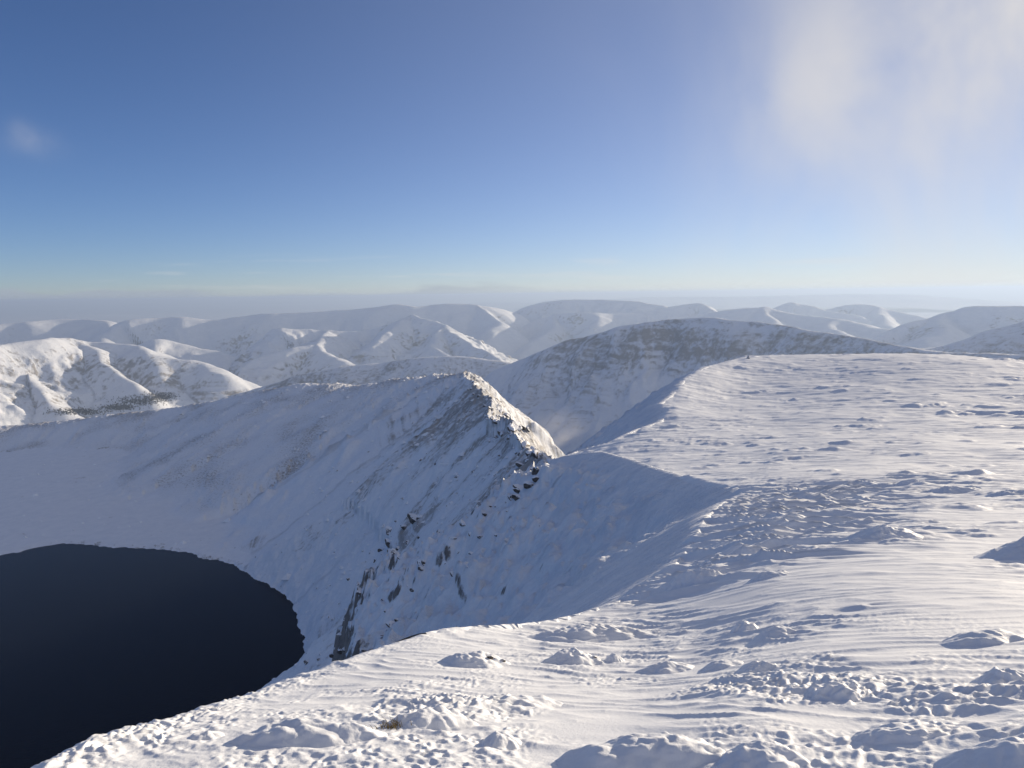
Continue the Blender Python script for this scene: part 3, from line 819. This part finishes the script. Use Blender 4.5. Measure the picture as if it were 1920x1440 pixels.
def rock_mat(name='lichened_rock_with_snow', lo=.42, hi=.62):
    mt, nt, p = new_mat(name)
    geo = nd(nt, 'ShaderNodeNewGeometry'); tc = nd(nt, 'ShaderNodeTexCoord')
    sep = nd(nt, 'ShaderNodeSeparateXYZ'); nt.links.new(geo.outputs['Normal'], sep.inputs[0])
    n = noise_n(nt, tc.outputs['Object'], 1.6, 5)
    c = mixc(nt, mapr(nt, n, .35, .65), (.045, .040, .038), (.15, .13, .115))
    v = math_n(nt, 'ADD', sep.outputs['Z'], math_n(nt, 'MULTIPLY', math_n(nt, 'SUBTRACT', n, .5), 1.1))
    nt.links.new(mixc(nt, mapr(nt, v, lo, hi), c, (.86, .87, .90)), p.inputs['Base Color'])
    p.inputs['Roughness'].default_value = .8
    bump_n(nt, noise_n(nt, tc.outputs['Object'], 4, 4), .5, .2, p)
    return mt
M_ROCK = rock_mat(); M_RIME = rock_mat('rime_plastered_rock', -.12, .12)

import bmesh
def rock_mesh(seed, size, asp, sub=2):
    """an angular stone: a ball cut by planes and roughened"""
    bm = bmesh.new(); bmesh.ops.create_icosphere(bm, subdivisions=sub, radius=1.0)
    rng = np.random.default_rng(seed)
    co = np.array([v.co for v in bm.verts])
    pl = rng.normal(size=(9, 3)); pl /= np.linalg.norm(pl, axis=1, keepdims=True); off = rng.uniform(.45, .85, 9)
    for n, o in zip(pl, off):
        dd = co @ n - o; co = co - np.clip(dd, 0, None)[:, None] * n * .92
    co *= (1 + rng.normal(size=(len(co), 1)) * .05)
    co = co * np.array(asp) * size
    for v, c in zip(bm.verts, co): v.co = c
    me = bpy.data.meshes.new('rock'); bm.to_mesh(me); bm.free()
    return me

MOUNDS = [
 (1110, 1186, 190, 34, 'long rime-knobbed hummock on the brink, above the small round snow ball', .5, 0, 0),
 (893, 1248, 100, 30, 'snow-crusted rock with bare dark tips beside the smooth drift', .8, 1, 3),
 (1075, 1238, 92, 30, 'knobbly snowed-over boulder just right of the dark-tipped rock', .7, 2, 1),
 (1152, 1236, 30, 18, 'small round snow ball right of the knobbly boulder', .9, 3, 0),
 (1248, 1250, 84, 22, 'low double snow lump in the foreground, shaded on its near side', .8, 4, 0),
 (1395, 1172, 40, 28, 'round snow-capped stone with a long shadow, behind the oval lumps', .9, 5, 0),
 (1452, 1182, 58, 20, 'snow lump just right of the round snow-capped stone', .8, 6, 0),
 (1352, 1242, 62, 17, 'left one of two oval snow lumps in the middle foreground', .8, 7, 0),
 (1418, 1252, 56, 17, 'right one of two oval snow lumps in the middle foreground', .8, 8, 0),
 (1842, 1206, 104, 24, 'dark-shaded oval mound on the right, above the wedge-shaped mound', .6, 9, 0),
 (1878, 1290, 70, 34, 'wedge-shaped mound with a drift tail near the right edge', .9, 10, 0),
 (1195, 1432, 230, 62, 'biggest snow-covered boulder, bottom centre, broad face in shade', .55, 11, 0),
 (940, 1400, 58, 32, 'snowy cobble left of the biggest boulder', .9, 12, 0),
 (985, 1325, 104, 26, 'low rime-feathered stone between smooth drift and biggest boulder', .7, 13, 0),
 (812, 1360, 120, 42, 'rime-feathered boulder right of the brown grass tuft', .7, 14, 0),
 (655, 1385, 110, 32, 'broken snow hummock left of the brown grass tuft', .7, 15, 0),
 (1655, 1010, 104, 30, 'pointed snow mound standing alone in the middle of the plateau', .8, 16, 0),
 (1962, 1036, 150, 46, 'large shaded mound cut off by the right edge of the picture', .7, 17, 0),
 (388, 1388, 44, 15, 'tiny snow spike on the smooth slope at lower left', .9, 18, 0),
 (1425, 1430, 120, 34, 'lumpy snow-covered rock right of the biggest boulder', .7, 19, 0),
 (1690, 1385, 130, 26, 'wind-carved drift hump at lower right', .6, 20, 0),
 (1880, 1425, 150, 36, 'large drift hump in the lower right corner', .6, 21, 0),
 (1562, 1312, 80, 22, 'knobbly snow lump above the wind-carved drift hump', .8, 22, 0),
 (565, 1392, 200, 44, 'long low snow bank at lower left casting a shadow downslope', .45, 23, 0),
 (1782, 922, 60, 13, 'left mound of a pair standing far out on the plateau', .8, 24, 0),
 (1822, 916, 40, 10, 'right mound of a pair standing far out on the plateau', .8, 25, 0),
 (1902, 928, 70, 14, 'flat mound far out on the plateau by the right edge', .8, 26, 0),
 (1706, 910, 34, 8, 'smallest mound far out on the plateau, left of the pair', .8, 27, 0),
 (1440, 1085, 60, 15, 'drift-tailed stone beside the sharp drift tongues', .7, 28, 0),
 (1300, 1100, 90, 24, 'rough snow knob where the drift tongues meet the brink', .7, 29, 0),
]
for u, v, w, h, lab, lg, sd, tp_ in MOUNDS:
    mound(u, v, w, h, lab, lg, sd, tp_)
print('mounds', round(time.time() - T0, 1))

# ------------------------------------------------------------------ where picture rays meet the corrie
def hits(uv, d0=60, d1=1700, n=700):
    ds = np.exp(np.linspace(math.log(d0), math.log(d1), n)); uv = np.array(uv, float)
    U = np.repeat(uv[:, :1], n, 1); Vv = np.repeat(uv[:, 1:2], n, 1)
    p = at(U, Vv, ds[None, :])
    z = corrie(p[..., 0].ravel(), p[..., 1].ravel())[0].reshape(U.shape)
    k = np.argmax(p[..., 2] <= z, 1)
    return p[np.arange(len(uv)), k]

CRAGS = {
 'dark rock in the diagonal crag band above the tarn': ('rocks of the diagonal crag band', [(770, 984, 20), (757, 990, 13), (748, 978, 9), (742, 996, 12), (736, 1008, 12), (728, 1018, 10), (716, 1034, 9), (724, 1042, 7), (745, 1030, 9), (760, 1018, 7), (735, 1030, 10), (783, 975, 10), (750, 1045, 7), (778, 1010, 6), (706, 1048, 6)]),
 'rock of the rib between headwall and ridge': ('rocks of the crest rib', [(1012, 886, 11), (1004, 896, 10), (996, 906, 11), (988, 914, 10), (982, 922, 12), (972, 930, 10), (962, 938, 9), (950, 944, 8), (940, 950, 7), (930, 944, 7), (920, 955, 6), (905, 962, 6), (1000, 884, 8)]),
 'ice-plastered block jutting from the shaded headwall': ('ice-plastered blocks on the headwall', [(868, 992, 18), (880, 1000, 14), (912, 1005, 13), (938, 1000, 14), (962, 962, 11), (858, 1030, 9), (895, 1040, 9), (800, 1082, 17), (825, 1086, 13), (848, 1080, 15), (870, 1062, 11), (942, 1086, 9), (968, 986, 7), (1010, 982, 7), (848, 1012, 9), (905, 1060, 10), (830, 1062, 12)]),
 'dark crag block low on the rib': ('crag blocks low on the rib', [(796, 1056, 14), (788, 1064, 10), (803, 1064, 9), (776, 1104, 10), (765, 1100, 8), (722, 1124, 9), (735, 1168, 12), (728, 1146, 8), (745, 1160, 7), (715, 1182, 9)]),
 'snowy rock beside the right end of the tarn': ('rocks beside the tarn', [(640, 1212, 10), (652, 1222, 8), (628, 1226, 8), (612, 1232, 7), (596, 1238, 7), (582, 1246, 7), (660, 1180, 8), (664, 1112, 9), (651, 1086, 5)]),
}
ORD = ['topmost'] + [w + ' from the top' for w in 'second third fourth fifth sixth seventh eighth ninth tenth eleventh twelfth thirteenth fourteenth fifteenth sixteenth seventeenth eighteenth'.split()]
def build_crags():
    allp = [(u, v) for _, (g, l) in CRAGS.items() for u, v, w in l]
    rng = np.random.default_rng(3)
    allp = [(u + rng.normal() * 5, v + rng.normal() * 4) for u, v in allp]
    H3 = hits(allp); k = 0
    shapes = [rock_mesh(900 + i, 1.0, (1.0, .8 + .1 * (i % 3), .75 + .12 * (i % 4)), 2) for i in range(7)]
    rimed = [me.copy() for me in shapes]
    for me in shapes: me.materials.append(M_ROCK)
    for me in rimed: me.materials.append(M_RIME)
    for lab, (grp, lst) in CRAGS.items():
        order = np.argsort(np.argsort([v + .01 * u for u, v, w in lst]))
        for q_, (u, v, w) in enumerate(lst):
            p = H3[k]; k += 1
            sl = np.linalg.norm(p - np.array([0, 0, EYE])); r = w / 1320 * sl * (.62 if grp.startswith('ice') else 1.15 if 'crest rib' in grp else .85) * rng.uniform(.55, 1.35)
            o = link('rock_outcrop', (rimed if grp.startswith('ice') else shapes)[int(rng.integers(7))])
            o.location = tuple(p + np.array([0, 0, -.12 * r]))
            o.rotation_euler = (rng.uniform(-.4, .4), rng.uniform(.2, .7), rng.uniform(-.6, .6))
            o.scale = (r * rng.uniform(.9, 1.4), r * rng.uniform(.7, 1), r * rng.uniform(.6, .95))
            tag(o, ORD[order[q_]] + ' ' + lab, 'rock', grp)
build_crags()

def build_crest_rocks():
    """pinnacles and blocks along the crest, parts of the ridge"""
    ridge = bpy.data.objects['rock_ridge']; rng = np.random.default_rng(11)
    L_ = smooth_line(RD, 8); seg = L_[(np.hypot(L_[:, 0], L_[:, 1]) > 270) & (np.hypot(L_[:, 0], L_[:, 1]) < 720)]
    shapes = [rock_mesh(950 + i, 1.0, (.8, 1.2, .9), 2) for i in range(5)]
    for me in shapes: me.materials.append(M_ROCK)
    bb = seg[rng.integers(len(seg), size=150)]
    xs, ys = bb[:, 0] + rng.normal(size=150) * 5 + 3, bb[:, 1] + rng.normal(size=150) * 4
    zs = corrie(xs, ys)[0]
    for x, y, z in zip(xs, ys, zs):
        r = rng.uniform(1.2, 3.6)
        o = link('rock', shapes[int(rng.integers(5))], None, ridge)
        o.location = (x, y, z - .25 * r); o.rotation_euler = (rng.uniform(-.3, .3), rng.uniform(.1, .7), rng.uniform(-.5, .5))
        o.scale = (r, r * rng.uniform(1.0, 2.0), r * rng.uniform(.5, .9))
build_crest_rocks()

def build_scree():
    """stones beyond counting on the flanks"""
    rng = np.random.default_rng(21); n = 60000
    th = rng.uniform(R(-36), R(10), n); d = np.exp(rng.uniform(math.log(130), math.log(1250), n))
    x, y = d * np.sin(th), d * np.cos(th)
    z, own, s, run, so, rb, right, st, zc, gu = corrie(x, y)
    pt = fbm(x / 45, y / 45, 3, 701); pt2 = fbm(run / 14, s / 80, 3, 703)
    pr = np.where(own == 1, (.34 - s / 700) * (.45 + 1.4 * np.clip(pt, 0, 1) + 1.2 * np.clip(pt2, 0, 1)), np.where(own == 0, .05 + .35 * np.clip(pt - .1, 0, 1), .05 + .25 * np.clip(pt, 0, 1)))
    ok = (rng.random(n) < pr * .55) & (so > 6) & (st > 2) & ~right
    x, y, z, d = x[ok], y[ok], z[ok], d[ok]; m = len(x)
    base = np.array([(1, 0, -.3), (.3, .9, -.3), (-.8, .6, -.3), (-.9, -.5, -.3), (.2, -1, -.3), (.1, .1, .75), (-.3, -.2, .6)])
    fc = np.array([(0, 1, 5), (1, 2, 5), (2, 6, 5), (2, 3, 6), (3, 4, 6), (4, 5, 6), (4, 0, 5)])
    sz = np.exp(rng.normal(-.35, .5, m)) * np.clip(d / 420, .6, 1.6); ang = rng.uniform(0, 6.28, m)
    ca, sa = np.cos(ang), np.sin(ang)
    B = base[None] * (1 + rng.normal(size=(m, 7, 3)) * .18)
    bx = (B[..., 0] * ca[:, None] - B[..., 1] * sa[:, None]) * sz[:, None] * 1.3; by = (B[..., 0] * sa[:, None] + B[..., 1] * ca[:, None]) * sz[:, None]
    V = np.stack([x[:, None] + bx, y[:, None] + by, z[:, None] + B[..., 2] * sz[:, None] * .7], -1).reshape(-1, 3)
    Q = (fc[None] + (np.arange(m) * 7)[:, None, None]).reshape(-1, 3)
    me = mesh_np('scattered_stones', V, Q); me.polygons.foreach_set('use_smooth', np.zeros(len(Q), bool))
    tag(link('scattered_stones', me, M_ROCK), 'countless small dark stones poking through the snow of the corrie slopes', 'stones', kind='stuff')
    print('scree', m)
build_scree()

def build_cairn():
    """a small snowed-up heap of stones on the plateau's skyline"""
    p = at(1403, 669, 300.0)
    e = bpy.data.objects.new('cairn', None); COL.objects.link(e)
    gz = float(ground(np.array([p[0]]), np.array([p[1]]))[0]); e.location = (p[0], p[1], gz)
    e.scale = (.7, .7, .7)
    tag(e, 'small snow-covered cairn on the skyline edge of the plateau', 'cairn')
    rng = np.random.default_rng(8)
    for lvl, (n, rad) in enumerate(((7, .8), (5, .5), (3, .28), (1, 0))):
        for k in range(n):
            a = 6.283 * k / n + lvl * .4
            o = link('stone', rock_mesh(700 + lvl * 10 + k, .42, (1.1, 1, .7), 2), M_RIME, e)
            o.location = (rad * math.cos(a), rad * math.sin(a), .15 + lvl * .42); o.rotation_euler = (0, 0, rng.uniform(0, 6))
build_cairn()

def build_grass():
    mt, nt, p = new_mat('frozen_moor_grass'); p.inputs['Base Color'].default_value = (.20, .15, .065, 1); p.inputs['Roughness'].default_value = .7
    for (u, v, w, lab, sd) in ((738, 1368, .05, 'brown frozen grass tuft poking from the snow at bottom centre-left', 1),):
        c = hit(u, v); rng = np.random.default_rng(sd); bm = bmesh.new()
        gx_, gy_ = c[0] + rng.normal(size=70) * w, c[1] + rng.normal(size=70) * w * .5
        for bx, by, bz in zip(gx_, gy_, ground(gx_, gy_) - .01):
            h = rng.uniform(.03, .075); lx, ly = rng.normal() * .03 - .02, rng.normal() * .02; t = .0022
            a = bm.verts.new((bx - t, by, bz)); b = bm.verts.new((bx + t, by, bz)); q = bm.verts.new((bx + lx * .5 + t * .7, by + ly * .5, bz + h * .6)); r = bm.verts.new((bx + lx * .5 - t * .7, by + ly * .5, bz + h * .6)); tp2 = bm.verts.new((bx + lx, by + ly, bz + h * .9))
            bm.faces.new((a, b, q, r)); bm.faces.new((r, q, tp2))
        me = bpy.data.meshes.new('grass_tuft'); bm.to_mesh(me); bm.free()
        tag(link('grass_tuft', me, mt), lab, 'grass', 'grass showing through the summit snow', 'stuff')
build_grass()

def build_woods():
    """dark plantations on the far valley floor"""
    mt, nt, p = new_mat('winter_conifers'); p.inputs['Roughness'].default_value = .9
    tc = nd(nt, 'ShaderNodeNewGeometry'); nt.links.new(mixc(nt, noise_n(nt, tc.outputs['Position'], .03, 3), (.03, .032, .028), (.10, .09, .075)), p.inputs['Base Color'])
    rng = np.random.default_rng(5)
    from mathutils.bvhtree import BVHTree
    trees = []
    for ob in bpy.data.objects:
        if ob.name.startswith('fell') or ob.name == 'lowland' or ob.name in ('corrie_floor', 'rock_ridge'):
            me = ob.data; co = np.empty(len(me.vertices) * 3, f32); me.vertices.foreach_get('co', co); co = co.reshape(-1, 3)
            th = np.degrees(np.arctan2(co[:, 0], co[:, 1]))
            q = np.empty(len(me.loops), np.int32); me.loops.foreach_get('vertex_index', q); q = q.reshape(-1, 4)
            q = q[((th[q] > -40) & (th[q] < -10)).all(1)]
            if len(q): trees.append((ob.name, BVHTree.FromPolygons(co.tolist(), q.tolist())))
    def meet(uu, vv):
        out = []
        for r in ray(uu, vv):
            best = None
            for nm, t in trees:
                hit_ = t.ray_cast(Vector((0, 0, EYE)), Vector(r).normalized(), 12000)
                if hit_[0] is not None and (best is None or hit_[3] < best[1]): best = (hit_[0], hit_[3], nm)
            if best and best[1] > 2500: out.append(best[0])
        return np.array(out).reshape(-1, 3)
    for lab, spots in (('dark conifer wood at the foot of the bold sunlit fell', [(262, 752, 50, 9), (300, 744, 30, 7), (150, 772, 50, 6), (222, 764, 30, 5)]),):
        P_ = []
        for u, v, a, b in spots:
            m = 600; uu, vv = u + rng.normal(size=m) * a * .5, v + rng.normal(size=m) * b * .5
            P_.append(meet(uu, vv))
        P_ = np.concatenate(P_); P_ = P_[np.hypot(P_[:, 0], P_[:, 1]) < 9000]; m = len(P_)
        h = rng.uniform(4, 9, m); w = h * rng.uniform(.35, .7, m)
        base = np.array([(1, 0, 0), (0, 1, 0), (-1, 0, 0), (0, -1, 0), (0, 0, 1)])
        V = P_[:, None] + np.stack([base[:, 0] * w[:, None], base[:, 1] * w[:, None], base[:, 2] * h[:, None]], -1)
        fc = np.array([(0, 1, 4), (1, 2, 4), (2, 3, 4), (3, 0, 4)])
        Q = (fc[None] + (np.arange(m) * 5)[:, None, None]).reshape(-1, 3)
        tag(link('wood', mesh_np('wood', V.reshape(-1, 3), Q), mt), lab, 'wood', kind='stuff')
build_woods()

# ------------------------------------------------------------------ haze
def build_haze():
    x0, x1, y0, y1, z0, z1 = -62000, 62000, -3000, 60000, -900, 70
    v = [(x0, y0, z0), (x1, y0, z0), (x1, y1, z0), (x0, y1, z0), (x0, y0, z1), (x1, y0, z1), (x1, y1, z1), (x0, y1, z1)]
    f = [(0, 3, 2, 1), (4, 5, 6, 7), (0, 1, 5, 4), (1, 2, 6, 5), (2, 3, 7, 6), (3, 0, 4, 7)]
    me = bpy.data.meshes.new('haze'); me.from_pydata(v, [], f)
    mt = bpy.data.materials.new('haze_air'); mt.use_nodes = True
    nt = mt.node_tree; nt.nodes.clear()
    out = nt.nodes.new('ShaderNodeOutputMaterial'); pv = nt.nodes.new('ShaderNodeVolumePrincipled')
    for nm in ('Density Attribute', 'Color Attribute', 'Temperature Attribute'):
        if nm in pv.inputs: pv.inputs[nm].default_value = ''
    pv.inputs['Color'].default_value = (.54, .68, .92, 1)
    pv.inputs['Density'].default_value = 6.0e-5
    pv.inputs['Anisotropy'].default_value = .28
    nt.links.new(pv.outputs[0], out.inputs['Volume'])
    try: mt.cycles.homogeneous_volume = True
    except Exception: pass
    tag(link('haze', me, mt), 'thin bright winter haze filling the air between the hills', 'haze', kind='stuff')
build_haze()
def build_spindrift():
    """snow blown off the low end of the ridge, a thin lit plume"""
    c = at(1046, 818, 352)
    bm = bmesh.new(); bmesh.ops.create_icosphere(bm, subdivisions=3, radius=1.0)
    me = bpy.data.meshes.new('spindrift'); bm.to_mesh(me); bm.free()
    mt = bpy.data.materials.new('blown_snow'); mt.use_nodes = True; nt = mt.node_tree; nt.nodes.clear()
    out = nt.nodes.new('ShaderNodeOutputMaterial'); pv = nt.nodes.new('ShaderNodeVolumePrincipled')
    for nm in ('Density Attribute', 'Color Attribute', 'Temperature Attribute'):
        if nm in pv.inputs: pv.inputs[nm].default_value = ''
    tc = nt.nodes.new('ShaderNodeTexCoord')
    ln = nt.nodes.new('ShaderNodeVectorMath'); ln.operation = 'LENGTH'; nt.links.new(tc.outputs['Object'], ln.inputs[0])
    fall = mapr(nt, ln.outputs['Value'], 1.0, .1, 0, 1)
    n = mapr(nt, noise_n(nt, tc.outputs['Object'], 1.6, 3), .35, .7, .15, 1)
    nt.links.new(math_n(nt, 'MULTIPLY', math_n(nt, 'MULTIPLY', fall, n), .012), pv.inputs['Density'])
    pv.inputs['Color'].default_value = (.95, .95, .97, 1); pv.inputs['Anisotropy'].default_value = .4
    nt.links.new(pv.outputs[0], out.inputs['Volume'])
    mt.cycles.volume_step_rate = 4.0
    o = link('spindrift', me, mt); o.location = tuple(c); o.scale = (20, 40, 15); o.rotation_euler = (0, R(-28), R(8))
    tag(o, 'faint plume of blown snow over the low end of the ridge', 'spindrift', kind='stuff')
build_spindrift()
print('done', round(time.time() - T0, 1))
